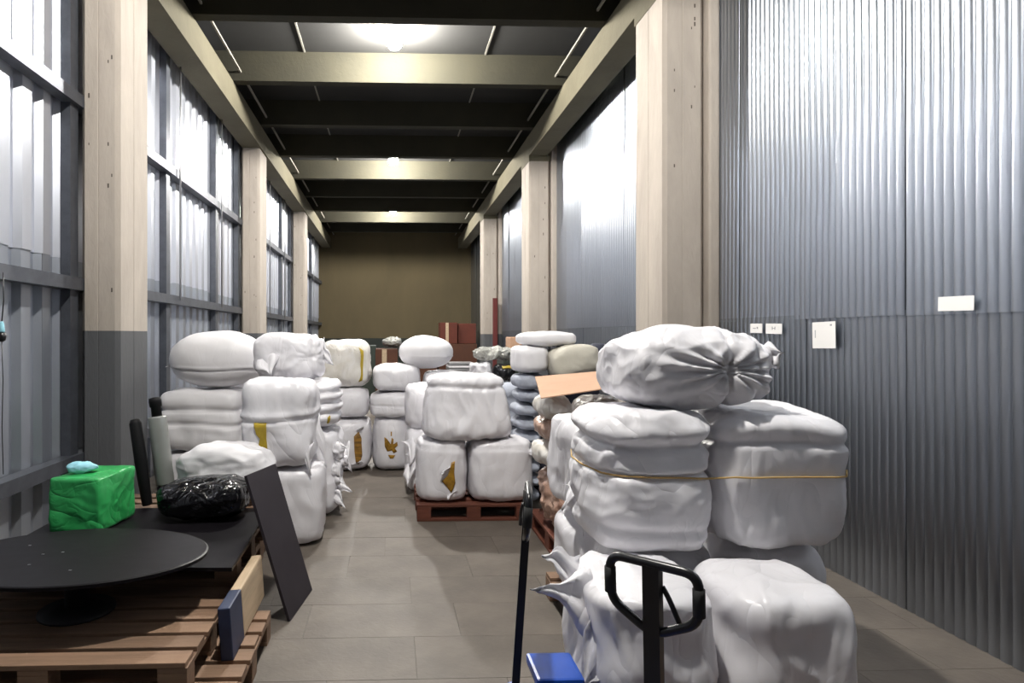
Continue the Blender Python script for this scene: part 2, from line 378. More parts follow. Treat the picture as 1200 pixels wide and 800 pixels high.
# ------------------------------------------------------------------ bales
class Bale:
    def __init__(s, name, label, cat, group, m, x0, x1, yc, dep, z0, z1, e=3.8, ez=5.5, lump=.02, wr=.006, fx=9., fz=4.,
                 creases=(), seed=1, n=16, rz=0., taper=0., gather=None, tilt=(0, 0), flat=True):
        s.h = Vector(((x1 - x0) / 2, dep / 2, (z1 - z0) / 2)); s.e, s.ez = e, ez; s.lump, s.wr, s.fx, s.fz = lump, wr, fx, fz
        s.cr = creases; s.off = Vector((seed * 7.31, seed * 3.7, seed * 1.9)); s.taper = taper; s.g = gather; s.flat = flat
        V, F, idx = [], [], {}
        def vid(p):
            k = tuple(round(c * 1000) for c in p)
            if k not in idx: idx[k] = len(V); V.append(s.at(*p))
            return idx[k]
        for ax in range(3):
            for sg in (-1, 1):
                for i in range(n):
                    for j in range(n):
                        q = []
                        for a, b in ((i, j), (i + 1, j), (i + 1, j + 1), (i, j + 1)):
                            u = math.tan((a / n * 2 - 1) * .7854); v = math.tan((b / n * 2 - 1) * .7854)
                            p = [0, 0, 0]; p[ax] = sg; p[(ax + 1) % 3] = u; p[(ax + 2) % 3] = v; q.append(vid(p))
                        F.append(tuple(q if sg > 0 else q[::-1]))
        # origin at the base
        me = mesh(name, [(v[0], v[1], v[2] + s.h.z) for v in V], F, True)
        s.o = obj(name, me, m, None, ((x0 + x1) / 2, yc, z0), (tilt[0], tilt[1], rz)); tag(s.o, label, cat, group)
    def at(s, px, py, pz, out=0.):
        a = (abs(px) ** s.e + abs(py) ** s.e) ** (1 / s.e); r = (a ** s.ez + abs(pz) ** s.ez) ** (1 / s.ez)
        q = Vector((px, py, pz)) / r
        tp = 1 - s.taper * (q.z * .5 + .5)
        p = Vector((q.x * s.h.x * tp, q.y * s.h.y * tp, q.z * s.h.z))
        sg = lambda v, k: math.copysign(abs(v) ** k, v)
        n = Vector((sg(q.x, s.e - 1) / s.h.x, sg(q.y, s.e - 1) / s.h.y, sg(q.z, s.ez - 1) / s.h.z)).normalized()
        w = p + s.off
        d = s.lump * noise.noise(w * 3.2) + s.lump * .5 * noise.noise(w * 7.)
        wv = Vector((w.x * s.fx, w.y * s.fx, w.z * s.fz)); wv += .35 * Vector((noise.noise(w * 4), noise.noise(w * 4 + Vector((5, 5, 5))), 0)) * 2
        d += s.wr * (1.4 * (1 - 2.2 * abs(noise.noise(wv))) + .6 * (1 - 2 * abs(noise.noise(wv * 2.3))))
        d -= s.lump * .42 + s.wr * .95
        for ax, v0, dp, wd in s.cr:
            t = (q[ax] + .08 * noise.noise(w * 2.5) - v0) / wd; d -= dp * math.exp(-t * t)
        if s.g:   # film drawn together at a tie: radial folds
            gp, amp, rad = s.g; dv = q - Vector(gp); rr = dv.length
            an = math.atan2(dv.z, dv.x if abs(gp[1]) > .5 else dv.y)
            fall = math.exp(-(rr / rad) ** 2); d += amp * fall * (math.sin(an * 13 + 3 * noise.noise(w * 3)) * min(1, rr * 4) - 1.2 * math.exp(-(rr / (rad * .35)) ** 2))
        p = p + n * (d + out)
        if s.flat: p.z = max(p.z, -s.h.z)
        return p
    def face(s, f, u, v, out=0.):
        p = {'f': (u, -1, v), 'l': (-1, -u, v), 'r': (1, u, v), 't': (u, v, 1)}[f]
        q = s.at(*p, out); return Vector((q.x, q.y, q.z + s.h.z))
    def world(s, f, u, v, out=0.):
        return Matrix.LocRotScale(s.o.location, s.o.rotation_euler, None) @ s.face(f, u, v, out)
    def patch(s, name, f, poly, m, out=.005, rings=5, label=None):
        """something flat that lies on the bale's skin, cut to an outline in (u, v) of one face"""
        cu = sum(p[0] for p in poly) / len(poly); cv = sum(p[1] for p in poly) / len(poly)
        pp = []
        for i, a in enumerate(poly):
            b = poly[(i + 1) % len(poly)]
            for k in range(3): pp.append((a[0] + (b[0] - a[0]) * k / 3, a[1] + (b[1] - a[1]) * k / 3))
        n = len(pp); V = [s.face(f, cu, cv, out)]; F = []
        for r in range(1, rings + 1):
            t = r / rings; V += [s.face(f, cu + (a - cu) * t, cv + (b - cv) * t, out) for a, b in pp]
        for i in range(n):
            j = (i + 1) % n; F.append((0, 1 + i, 1 + j))
            for r in range(rings - 1): F.append((1 + r * n + i, 1 + (r + 1) * n + i, 1 + (r + 1) * n + j, 1 + r * n + j))
        V2 = [s.face(f, cu + (a - cu), cv + (b - cv), out - .012) for a, b in pp]; k0 = len(V); V += V2
        lr = 1 + (rings - 1) * n
        F += [(lr + i, k0 + i, k0 + (i + 1) % n, lr + (i + 1) % n) for i in range(n)]
        o = obj(name, mesh(name, V, F, True), m, s.o)
        if label: o['label'] = label
        return o
    def flap(s, f, u, v, tip, width, m='film', name='loose_film', seed=1, steps=8):
        """a loose corner of film: a creased sheet that leaves the skin along a line and runs out to a point"""
        tip = Vector(tip); rg = random.Random(seed * 11 + 3); ln = tip.length; ncol = 8
        along = {'f': Vector((1, 0, .5)), 'l': Vector((0, .5, 1)), 'r': Vector((0, .5, 1)), 't': Vector((1, .4, 0))}[f]
        along = (along - along.dot(tip) / ln ** 2 * tip * .5).normalized(); nr = tip.cross(along).normalized()
        base = s.face(f, u, v, -.02); V, F = [], []; bend = rg.uniform(-.35, .35); skew = rg.uniform(-1.8, 1.8)
        for i in range(steps + 1):
            t = i / steps; wd = width * (1 - t) ** 1.15 * (1 + .35 * math.sin(7 * t + seed)) + .003
            for j in range(ncol + 1):
                q = j / ncol * 2 - 1
                p = base + tip * t * (1 - .12 * abs(q) * t) + along * wd * (q + skew * t * .4) + nr * (bend * ln * t * t)
                p += nr * (.16 * width * math.sin(q * 5.5 + seed) * (1 - .5 * t) + .05 * width * math.sin(q * 13 + t * 3 + seed))
                p += Vector((0, 0, -.3 * ln * t * t)) + .02 * noise.noise_vector(p * 8 + Vector((seed, seed, 0))) * t
                V.append(p)
        for i in range(steps):
            for j in range(ncol): a = i * (ncol + 1) + j; F.append((a, a + 1, a + ncol + 2, a + ncol + 1))
        o = obj(name, mesh(name, V, F, True), m, s.o); md = o.modifiers.new('thick', 'SOLIDIFY'); md.thickness = .0022
        return o

def pb(name, label, cat, group, m, pxbox, yc, dep, z0=None, z1=None, **k):
    """a bale whose outline is read off the photograph and whose depth comes from what it stands on"""
    a, t, b, bo = pxbox; ys = yc - .15 * dep
    A = P(a, t, ys); B = P(b, bo, ys)
    return Bale(name, label, cat, group, m, A.x, B.x, yc, dep, B.z if z0 is None else z0, A.z if z1 is None else z1, **k)
GL, GR, GC = 'white bales piled along the railed wall', 'white bales piled along the corrugated wall', 'white bales in the middle of the aisle'

# --- pallets
def pallet(name, label, group, x0, x1, y0, y1, z, m='wood', ns=6, rz=0., along='x'):
    w_, d_ = (x1 - x0, y1 - y0) if along == 'x' else (y1 - y0, x1 - x0)
    t = empty(name, ((x0 + x1) / 2, (y0 + y1) / 2, z), rz + (0 if along == 'x' else R(90))); tag(t, label, 'pallet', group)
    def pc(nm, dx, dy, dz, x, y, zz):
        return obj(nm, boxmesh(dx, dy, dz, m, .003), None, t, (x, y, zz))
    for q in (-1, 0, 1):
        pc('bottom_board', w_, .10, .021, 0, q * (d_ / 2 - .05), 0)
        pc('cross_board', .12, d_, .021, q * (w_ / 2 - .06), 0, .100)
        for r in (-1, 0, 1): pc('block', .12, .10, .079, q * (w_ / 2 - .06), r * (d_ / 2 - .05), .021)
    pitch = (d_ - .105) / (ns - 1)
    for i in range(ns): pc('slat', w_ + (i % 3 - 1) * .006, .105, .022, ((i * 7) % 5 - 2) * .002, -d_ / 2 + .0525 + i * pitch, .121)
    return t
PH = .1435
GPa = 'stacked pallets by the round table'
pallet('wooden_pallet', 'lowest wooden pallet lying on the floor under the round table', GPa, -1.86, -.64, 2.62, 3.42, 0)
pallet('wooden_pallet', 'wooden pallet whose bare slats carry the round table', GPa, -2.04, -.82, 2.60, 3.38, PH)
for i, q in enumerate(('bottom', 'middle', 'top')):
    pallet('wooden_pallet', q + ' pallet of the stack under the black board and green box', GPa, -2.06 + .02 * i, -.86 + .02 * i, 3.43, 4.23, i * PH)
for i, q in enumerate(('bottom', 'middle', 'top')):
    pallet('wooden_pallet', q + ' pallet of the stack under the limp white bag', GPa, -2.1, -.94, 4.25, 4.80, i * PH, ns=4)
ZB = 3 * PH
# black board lying on the stack
def prism(name, poly, z0, z1, m, parent=None):
    n = len(poly); V = [(x, y, z) for z in (z0, z1) for x, y in poly]
    return obj(name, mesh(name, V, [tuple(range(n - 1, -1, -1)), tuple(range(n, 2 * n))] + [(i, (i + 1) % n, n + (i + 1) % n, n + i) for i in range(n)]), m, parent)
tag(prism('black_board', [(-2.1, 3.24), (-.79, 3.20), (-.83, 4.30), (-2.1, 4.34)], ZB + .001, ZB + .02, 'blackboard'), 'black laminated board lying across the pallet stack beneath the green box', 'board')
ZB += .02
# painted plank on edge
pk = empty('timber_plank', (-.735, 3.25, PH)); tag(pk, 'pale timber plank standing on edge beside the pallets, one end painted dark blue', 'plank')
obj('timber', mesh('timber', *boxgeo(-.028, .028, -.14, .35, 0, .235, .012)), 'wood_pale', pk)
obj('painted_end', mesh('painted_end', *boxgeo(-.0285, .0285, -.36, -.141, 0, .236, .006)), 'bluepaint', pk)
pk.rotation_euler = (0, R(-4), 0)

# leaning grey board
pts = [P(340, 726, 3.60), P(366, 690, 4.04), P(323, 543, 4.06), P(289, 557, 3.60)]
pts[0].z = pts[1].z = .004
nrm = (pts[1] - pts[0]).cross(pts[3] - pts[0]).normalized() * .016
tag(obj('leaning_board', mesh('leaning_board', pts + [p - nrm for p in pts], [(0, 1, 2, 3), (7, 6, 5, 4), (0, 4, 5, 1), (1, 5, 6, 2), (2, 6, 7, 3), (3, 7, 4, 0)]), 'grey_board'),
    'dark grey board leaning from the floor against the stack', 'board')

# round black table on the bare pallet
tb = empty('round_table', (-1.50, 3.11, 2 * PH)); tag(tb, 'low black oval table with a single pedestal on the pallet slats', 'table')
top = lathe('table_top', [(.001, .250), (.985, .250), (1.0, .254), (1.0, .268), (.985, .272), (.001, .272)], 'blackboard', tb, 56); top.scale = (.61, .41, 1)
for p in top.data.polygons: p.use_smooth = False
lathe('pedestal', [(.055, .02), (.055, .23), (.11, .249)], 'black_matte', tb, 20)
lathe('base', [(.17, 0), (.17, .012), (.07, .03)], 'black_matte', tb, 28)
rr = random.Random(3)
for k in range(5): tag(box('water_drop', 0, .012, 0, .008, 0, .0015, 'metal_bare', tb), None).location = (rr.uniform(-.3, .3), rr.uniform(-.25, .2), .2725)

# green wrapped box + folded cloth
gb = Bale('wrapped_box', 'cube-shaped box wrapped in crumpled green plastic on the black board', 'box', None, 'green', -1.975, -1.655, 3.97, .40, ZB, ZB + .325,
          e=22, ez=22, lump=.006, wr=.004, fx=7, fz=7, seed=5, n=30, rz=R(-7))
Bale('folded_cloth', 'small light blue folded cloth resting on the green box', 'cloth', None, 'aqua', P(80, 540, 3.95).x, P(117, 540, 3.95).x, 3.93, .12, ZB + .322, ZB + .39,
     e=2.6, ez=2.4, lump=.012, wr=.006, fx=14, fz=20, seed=9, n=12, rz=R(8))
# black plastic bag
Bale('plastic_bag', 'shiny black plastic bag lying on the board before the limp white bag', 'bag', None, 'black_bag', P(187, 590, 4.1).x, P(292, 590, 4.1).x, 4.10, .36, ZB, P(0, 559, 4.1).z,
     e=3.4, ez=2.8, lump=.018, wr=.008, fx=6, fz=10, seed=12, n=26)
# film roll and tubes
t = empty('film_roll', (P(194, 570, 4.42).x, 4.46, ZB)); tag(t, 'thick roll of stretch film on a black core, leaning upright', 'film roll')
t.rotation_euler = (R(-3), R(-8), 0)
lathe('core_tube', [(.030, 0), (.036, .02), (.036, .12), (.034, .66), (.040, .665), (.043, .70), (.040, .725), (.012, .73)], 'core', t, 20)
lathe('film_wrap', [(.04, .12), (.060, .125), (.062, .135), (.062, .585), (.058, .595), (.034, .597)], 'filmroll', t, 28)
lathe('core_end', [(.05, 0), (.057, .01), (.057, .118), (.04, .12)], 'core', t, 22)
o = lathe('black_tube', [(.030, 0), (.034, .01), (.042, .30), (.040, .56), (.030, .585), (.012, .59)], 'core', None, 18, (P(170, 600, 4.36).x, 4.40, ZB), (R(-2), R(-9), 0))
tag(o, 'matt black tube leaning next to the film roll', 'tube')

# ------------------------------------------------------------------ left pile
W_ = pb('limp_bag', 'limp wrinkled white plastic bag lying over the pallet stack', 'bag', GL, 'film_soft', (203, 520, 320, 562), 4.56, .46, z0=ZB - .015, e=3, ez=3.2, lump=.04, wr=.012, fx=5, fz=7, seed=21, n=28)
A3 = Bale('white_bale', 'white bale on the floor at the foot of the dome-topped column', 'bale', GL, 'film', -2.36, -1.5, 6.75, .66, 0, .42, seed=31, n=14)
A2 = pb('white_bale', 'white bale with two horizontal folds beneath the dome-shaped bale', 'bale', GL, 'film_soft', (189, 452, 286, 530), 6.75, .66, z0=.42, z1=1.06, e=5.5, ez=7, lump=.025, wr=.006, fx=4, fz=8,
        creases=((2, .35, .03, .07), (2, -.1, .025, .06)), seed=33, n=24)
A1 = pb('white_bale', 'smooth dome-shaped white bale with a stitched seam round its belly', 'bale', GL, 'film_soft', (197, 387, 310, 462), 6.75, .72, z0=1.055, e=2.4, ez=2.25, lump=.012, wr=.002, fx=6, fz=2,
        creases=((2, -.28, -.012, .035), (2, -.34, .012, .04)), seed=35, n=26)
A1.flap('l', 0, -.28, (-.07, -.02, .01), .03, 'film_soft', seed=2)
B3 = pb('white_bale', 'white bale standing on the floor behind the leaning grey board', 'bale', GL, 'film', (304, 553, 381, 640), 5.15, .60, z0=0, z1=.59, e=4.5, ez=8, wr=.005, fx=7, fz=2, seed=41, n=20)
B2 = pb('white_bale', 'white bale with a yellow tape strip and a deep fold around it', 'bale', GL, 'film', (284, 444, 371, 555), 5.12, .60, z0=.59, e=4.6, ez=6.5, lump=.022, wr=.008, fx=6, fz=3,
        creases=((2, .12, .03, .06), (2, .16, -.02, .12)), seed=43, n=30)
B2.patch('tape', 'f', [(-.56, .06), (-.22, .06), (-.23, -.3), (-.2, -.58), (-.48, -.58), (-.40, -.3), (-.5, -.2)], 'yellow', .008, label='yellow tape strip')
B2.flap('r', .1, -.1, (.12, -.05, -.25), .10, seed=3); B2.flap('f', .85, -.55, (.06, -.05, -.15), .06, seed=8)
Bq = pb('white_bale', 'white bale of puffed quilted rolls between tied bale and taped bale', 'bale', GL, 'film', (325, 443, 400, 499), 5.95, .72, e=4, ez=5, lump=.02, wr=.008, fx=7, fz=5,
        creases=((2, .5, .04, .1), (2, .05, .04, .1), (2, -.4, .04, .1)), seed=45, n=22)
Bq.patch('tape', 'f', [(.70, -.55), (.84, -.5), (.80, -.95), (.72, -.9)], 'yellow', .008, label='yellow tape scrap')
Bs = pb('white_bale', 'white bale on the floor shedding torn strips of film towards the aisle', 'bale', GL, 'film', (320, 500, 402, 608), 5.95, .72, z0=0, z1=P(0, 500, 5.85).z, e=3.8, ez=5.5, lump=.03, wr=.012, fx=6, fz=4, seed=47, n=22)
for k, (u, v, tp, wd) in enumerate([(-.7, .6, (.08, -.08, .05), .09), (-.8, .1, (.08, -.10, -.08), .14), (-.5, -.35, (.13, -.06, .0), .12), (-.9, -.6, (.08, -.10, -.04), .10), (.2, .2, (.09, -.04, -.1), .14)]):
    Bs.flap('r', u, v, tp, wd, seed=k * 3 + 1)
for k, (u, v, r_) in enumerate([(-.75, .45, .055), (-.85, .0, .06), (-.6, -.5, .065), (.0, .1, .06)]):
    c_ = Bs.face('r', u, v, .01); kn = Bale('film_knot', None, None, None, 'film', -r_, r_, 0, 2 * r_, -r_ * 1.3, r_ * 1.3, e=2.2, ez=2.2, lump=.03, wr=.012, fx=14, fz=14, seed=300 + k, n=12)
    kn.o.parent = Bs.o; kn.o.location = (c_.x, c_.y, c_.z - r_)
C0 = pb('white_bale', 'white bag lying on its side with a knotted end on the quilted rolls', 'bale', GL, 'film', (297, 390, 381, 445), 6.0, .62, e=4.5, ez=4.2, lump=.03, wr=.009, fx=5, fz=7,
        creases=((0, .78, .03, .06),), seed=49, n=26, gather=((.78, -.9, 0), .014, .4))
C0.flap('f', -.55, .0, (.08, -.12, -.12), .14, seed=5); C0.flap('r', -.2, .2, (.10, -.1, -.06), .12, seed=9)
C1 = pb('white_bale', 'translucent white bale with a yellow band round its end, above two others', 'bale', GL, 'film_warm', (374, 397, 434, 454), 7.85, .72, e=4, ez=4.2, lump=.03, wr=.009, seed=51, n=20)
C1.patch('tape', 'f', [(.66, .75), (.86, .6), (.92, 0), (.82, -.75), (.66, -.85), (.76, -.3), (.78, .3)], 'yellow', .01, label='yellow tape band')
C2 = pb('white_bale', 'squat white bale below the yellow-banded bale', 'bale', GL, 'film', (370, 453, 433, 489), 7.85, .72, e=4, ez=4.5, seed=53, n=16)
C3 = pb('white_bale', 'white bale with a torn end showing brown striped cloth', 'bale', GL, 'film', (368, 488, 436, 541), 7.85, .72, z0=0, e=3.6, ez=5.5, seed=55, n=18)
C3.patch('torn_hole', 'f', [(.42, .35), (.60, .55), (.72, .3), (.74, -.4), (.62, -.75), (.5, -.7), (.44, -.2)], 'stripe_brown', .012, label='torn hole with brown striped cloth')
C3.flap('f', .62, .55, (.05, -.08, .12), .06, seed=4); C3.flap('f', .5, -.7, (.1, -.06, .04), .06, seed=6)
Bale('white_bale', 'white bale low in the dim gap behind the dome-topped column', 'bale', GL, 'film', -2.3, -1.4, 7.65, .75, 0, .75, seed=57, n=12)
Bale('white_bale', 'white bale on top in the dim gap behind the dome-topped column', 'bale', GL, 'film', -2.25, -1.4, 7.65, .75, .75, 1.42, seed=58, n=12)

# ------------------------------------------------------------------ middle of the aisle
pallet('red_pallet', 'red stained wooden pallet carrying the three bales in the aisle', None, .22, 1.20, 5.50, 6.30, 0, 'wood_red', 5)
P1 = pb('white_bale', 'upright white bale with a torn golden hole on the red pallet', 'bale', GC, 'film', (487, 519, 548, 598), 5.80, .56, z0=PH, z1=.69, e=3, ez=7, lump=.012, wr=.004, fx=7, fz=1.5,
        creases=((2, .72, .012, .05),), seed=61, n=26)
P1.patch('torn_hole', 'f', [(.30, .32), (.42, .36), (.40, .0), (.46, -.35), (.30, -.66), (.12, -.45), (-.06, -.28), (.14, -.12), (.24, .08)], 'gold', .008, label='golden cloth in a torn hole')
P1.flap('f', .16, .0, (-.06, -.05, .02), .10, seed=3, m='film'); P1.flap('f', .3, -.66, (-.03, -.04, -.03), .05, seed=7)
P2 = pb('white_bale', 'upright white bale with smooth sides beside the torn one on the red pallet', 'bale', GC, 'film', (547, 519, 624, 598), 5.80, .60, z0=PH, z1=.69, e=3.8, ez=6.5, lump=.015, wr=.006, fx=7, fz=1.5,
        creases=((2, .75, .012, .05),), seed=63, n=26)
P2.flap('f', .95, .75, (.08, -.04, -.03), .06, seed=2)
P3 = pb('white_bale', 'bulky white bale wrapped in vertical pleats set on top of two bales', 'bale', GC, 'film', (492, 438, 600, 526), 5.80, .66, z0=.685, e=4, ez=6.5, lump=.02, wr=.012, fx=8, fz=1.2,
        creases=((2, .62, .022, .06), (2, .8, -.012, .12)), seed=65, n=34, taper=.16)
P3.flap('r', -.3, -.2, (.05, -.03, -.18), .10, seed=4)
Q1 = pb('white_bale', 'white bale wedged behind the pleated bale', 'bale', GC, 'film', (474, 449, 520, 502), 6.75, .60, e=4, ez=5, wr=.01, seed=67, n=18)
Q2 = pb('white_bale', 'white bale with drooping film sleeves behind the red pallet', 'bale', GC, 'film', (474, 494, 520, 580), 6.72, .60, z0=0, z1=P(0, 500, 6.65).z, e=3.6, ez=5, wr=.012, fx=8, fz=2, seed=69, n=20)
for k, (u, v, tp, wd) in enumerate([(-.8, .8, (-.05, -.16, -.18), .10), (-.5, .3, (-.08, -.14, -.18), .12), (-.8, -.1, (-.05, -.15, -.12), .10)]): Q2.flap('f', u, v, tp, wd, seed=k + 2)
G1 = pb('white_bale', 'flattened white bale on top of the emblem bale column', 'bale', GC, 'film', (436, 426, 493, 458), 7.85, .72, e=3.6, ez=3.8, lump=.02, seed=71, n=18)
G2 = pb('white_bale', 'white bale with a pointed envelope fold in the emblem bale column', 'bale', GC, 'film', (433, 458, 490, 488), 7.85, .72, e=4, ez=5, creases=((2, .0, .012, .05),), seed=73, n=18)
G3 = pb('white_bale', 'barrel-like white bale printed with a golden emblem', 'bale', GC, 'film', (436, 487, 481, 546), 7.85, .68, z0=0, e=2.4, ez=6, lump=.012, wr=.003, creases=((2, .7, .012, .06),), seed=75, n=20)
for k, poly in enumerate([[(-.36, .30), (-.2, .22), (-.22, -.05), (-.02, .05), (.02, .28), (.12, .22), (.10, .02), (.3, .12), (.34, -.02), (.18, -.12), (.3, -.25), (.12, -.3), (.02, -.2), (-.2, -.24), (-.34, -.05)],
                          [(-.16, -.36), (.2, -.38), (.1, -.5), (-.06, -.5)], [(-.03, .5), (.03, .5), (.03, .34), (-.03, .34)]]):
    G3.patch('emblem', 'f', poly, 'gold', .006, rings=3, label='golden printed emblem')
G0 = pb('white_bale', 'smooth egg-shaped white bale perched above the emblem bale column', 'bale', GC, 'film_soft', (467, 393, 532, 433), 7.9, .66, e=2.3, ez=2.2, lump=.012, wr=.002, fx=7, fz=2,
        creases=((2, -.2, -.008, .04),), seed=77, n=22)
G4 = pb('white_bale', 'white bale under the egg-shaped bale next to the envelope fold', 'bale', GC, 'film', (496, 434, 545, 490), 7.85, .70, e=4, ez=5, seed=79, n=16)
G5 = pb('white_bale', 'white floor bale mostly hidden behind the red pallet load', 'bale', GC, 'film', (482, 490, 545, 546), 7.85, .70, z0=0, seed=81, n=12)

# ------------------------------------------------------------------ right near pile
pallet('wooden_pallet', 'wooden pallet under the tall white stack beside the pallet trucks', None, .76, 1.96, 1.82, 2.82, 0, ns=7)
pallet('wooden_pallet', 'wooden pallet under the yellow-marked bale', None, .95, 2.05, 2.86, 3.92, 0, ns=7)
F1 = Bale('white_bale', 'low white bale with spiky torn film behind the handle loop', 'bale', GR, 'film', .72, 1.245, 2.55, .62, PH, .675, e=3.6, ez=5, lump=.03, wr=.010, fx=5, fz=2.5,
          creases=((2, .8, -.01, .1),), seed=91, n=44, taper=.04)
for k, (f, u, v, tp, wd) in enumerate([('l', .35, .62, (-.25, .02, .12), .10), ('l', -.1, .80, (-.15, .05, .16), .10), ('l', .65, .25, (-.09, -.04, -.16), .09), ('l', .55, -.25, (-.07, -.03, -.04), .05)]): F1.flap(f, u, v, tp, wd, seed=k * 2 + 1)
F2 = Bale('white_bale', 'low white bale with a smooth draped cover next to the spiky one', 'bale', GR, 'film', 1.235, 1.745, 2.50, .60, PH, .665, e=3.4, ez=4.5, lump=.025, wr=.008, fx=4, fz=1.6, seed=93, n=44, taper=.05)
F3 = Bale('white_bale', 'white corner bale under the roped bales, towards the corrugated wall', 'bale', GR, 'film', 1.55, 2.03, 3.05, .50, PH, .64, e=3, ez=4, seed=95, n=20)
F4 = Bale('white_bale', 'shaded white bale under the joint between the two roped bales', 'bale', GR, 'film', 1.00, 1.54, 3.08, .42, PH, .64, e=3, ez=4, seed=97, n=20)
M1 = pb('white_bale', 'roped white bale with padded folds under the tied bag, aisle side', 'bale', GR, 'film', (686, 477, 821, 650), 2.98, .60, z0=.645, e=4, ez=6.5, lump=.02, wr=.009, fx=4, fz=7,
        creases=((2, .52, .03, .07), (2, .12, .022, .05), (2, .72, -.015, .1), (2, -.62, .015, .06)), seed=99, n=48)
M2 = pb('white_bale', 'roped white bale with smooth lower half under the tied bag, wall side', 'bale', GR, 'film', (819, 477, 972, 647), 3.02, .62, z0=.645, e=4.6, ez=6, lump=.022, wr=.007, fx=7, fz=2.5,
        creases=((2, .55, .018, .05), (2, .75, -.014, .1)), seed=101, n=48)
RT = pb('white_bag', 'bulky white bag tied in the middle on top of the two roped bales', 'bag', GR, 'film', (714, 384, 901, 486), 3.0, .58, z0=1.265, z1=1.65, e=3.2, ez=3.0, lump=.03, wr=.010, fx=5, fz=5,
        creases=((0, .30, .026, .05), (0, .66, .014, .05), (0, .84, .012, .04)), seed=103, n=52, gather=((.28, -.9, -.05), .017, .7))
RT.flap('r', -.5, .3, (.05, -.08, .05), .08, seed=5)
MB = pb('white_bale', 'white bale with a yellow marker strip on its aisle side', 'bale', GR, 'film', (655, 487, 735, 606), 3.62, .55, z0=.64, e=4.2, ez=6, lump=.025, wr=.009, fx=6, fz=3, seed=105, n=28)
MB.patch('tape', 'f', [(-.66, .45), (-.55, .5), (-.5, .2), (-.55, -.05), (-.66, .0)], 'yellow', .008, label='yellow marker strip')
MB.flap('f', -.75, -.25, (-.12, -.08, -.08), .09, seed=3); MB.flap('f', -.4, -.3, (-.05, -.05, -.2), .09, seed=6)
MC = Bale('white_bale', 'white bale on the pallet beneath the yellow-marked bale', 'bale', GR, 'film', .93, 1.5, 3.60, .55, PH, .61, e=3, ez=4, seed=107, n=20)
# twine round the two roped bales
tw = [M1.world('l', u, .13, .012) for u in (-.6, 0, .7)] + [M1.world('f', u, .11 - .03 * u, .012) for u in (-.85, -.6, -.3, 0, .3, .6, .85)] \
   + [M2.world('f', u, .10, .012) for u in (-.85, -.6, -.3, 0, .3, .6, .85)] + [M2.world('r', u, .12, .012) for u in (-.7, 0, .7)]
b0, b1 = tw[-1].copy(), tw[0].copy(); b0.y = b1.y = 3.345; b0.x -= .05; b1.x += .05
tag(tube('twine', tw + [b0, b1], .0042, 'twine', None, 6, True), 'thin brown twine tied round the two big white bales', 'twine')

# ------------------------------------------------------------------ right mid: mixed bundles
pallet('brown_pallet', 'dark brown pallet under the clear-wrapped bundle', None, 1.16, 1.98, 4.15, 5.35, 0, 'wood_red', 8, along='y')
U1 = Bale('wrapped_bundle', 'greyish bundle in clear wrap beneath the cardboard sheet', 'bundle', None, 'film_grey', 1.39, 1.98, 4.80, .95, PH, 1.17, e=4, ez=4, lump=.05, wr=.016, fx=7, fz=2, seed=111, n=30,
          creases=((2, .3, .02, .05), (2, -.2, .02, .05)))
U2 = Bale('film_heap', 'heap of crumpled brown film at the pallet edge', 'film', None, 'brown_film', 1.13, 1.37, 4.72, .80, PH, .59, e=2.6, ez=2.6, lump=.06, wr=.02, fx=9, fz=9, seed=113, n=26)
U3 = Bale('white_bag', 'slumped off-white bag at the foot of the clear-wrapped bundle', 'bag', None, 'film_warm', 1.12, 1.50, 4.13, .28, PH, .70, e=2.6, ez=2.8, lump=.03, wr=.01, seed=115, n=20)
for k, (z0, z1, m_) in enumerate(((.60, .80, 'film_warm'), (.80, .98, 'brown_film'), (.98, 1.16, 'film_warm'))):
    Bale('plastic_parcel', ('pale plastic parcel lowest against the clear-wrapped bundle', 'brownish plastic parcel midway against the clear-wrapped bundle', 'pale plastic parcel uppermost against the clear-wrapped bundle')[k],
         'parcel', 'plastic parcels beside the bundle', m_, 1.10, 1.34, 4.85, .70, z0, z1, e=2.6, ez=2.4, lump=.03, wr=.012, seed=120 + k, n=16)
q = [P(634, 466, 4.25), P(720, 453, 4.3), P(722, 433, 5.0), P(627, 441, 5.05)]
V = q + [p - Vector((0, 0, .007)) for p in q]
tag(obj('cardboard_sheet', mesh('cardboard_sheet', V, [(0, 1, 2, 3), (7, 6, 5, 4), (0, 4, 5, 1), (1, 5, 6, 2), (2, 6, 7, 3), (3, 7, 4, 0)]), 'cardboard'),
    'flat sheet of tan cardboard lying over the clear-wrapped bundle', 'cardboard')
# banded textile stack
GT = 'banded textile bundles in a stack'
ord_ = ['lowest', 'second lowest', 'third lowest', 'fourth', 'fifth', 'sixth', 'seventh', 'eighth']
zt = P(0, 457, 6.2).z; hgt = zt / 8
for k in range(8):
    a = P(601, 0, 6.2).x + .02 + .012 * ((k * 5) % 3 - 1)
    Bale('textile_bundle', ord_[k] + ' blue grey textile bundle of the tall banded stack', 'bundle', GT, 'textile', a, a + .24, 6.3, .6, k * hgt, (k + 1) * hgt, e=3, ez=2.2, lump=.015, wr=.006, seed=130 + k, n=12)
    Bale('textile_bundle', ord_[k] + ' dark navy textile bundle beside the tall banded stack', 'bundle', 'navy textile bundles', 'textile_dark', a + .25, a + .46, 6.35, .56, k * hgt, (k + 1) * hgt, e=3, ez=2.2, lump=.02, wr=.012, seed=150 + k, n=10)
V3 = pb('textile_bale', 'pale grey bale lying directly on the banded textile stack', 'bale', None, 'textile', (602, 437, 641, 457), 6.3, .62, e=3, ez=3, seed=171, n=16)
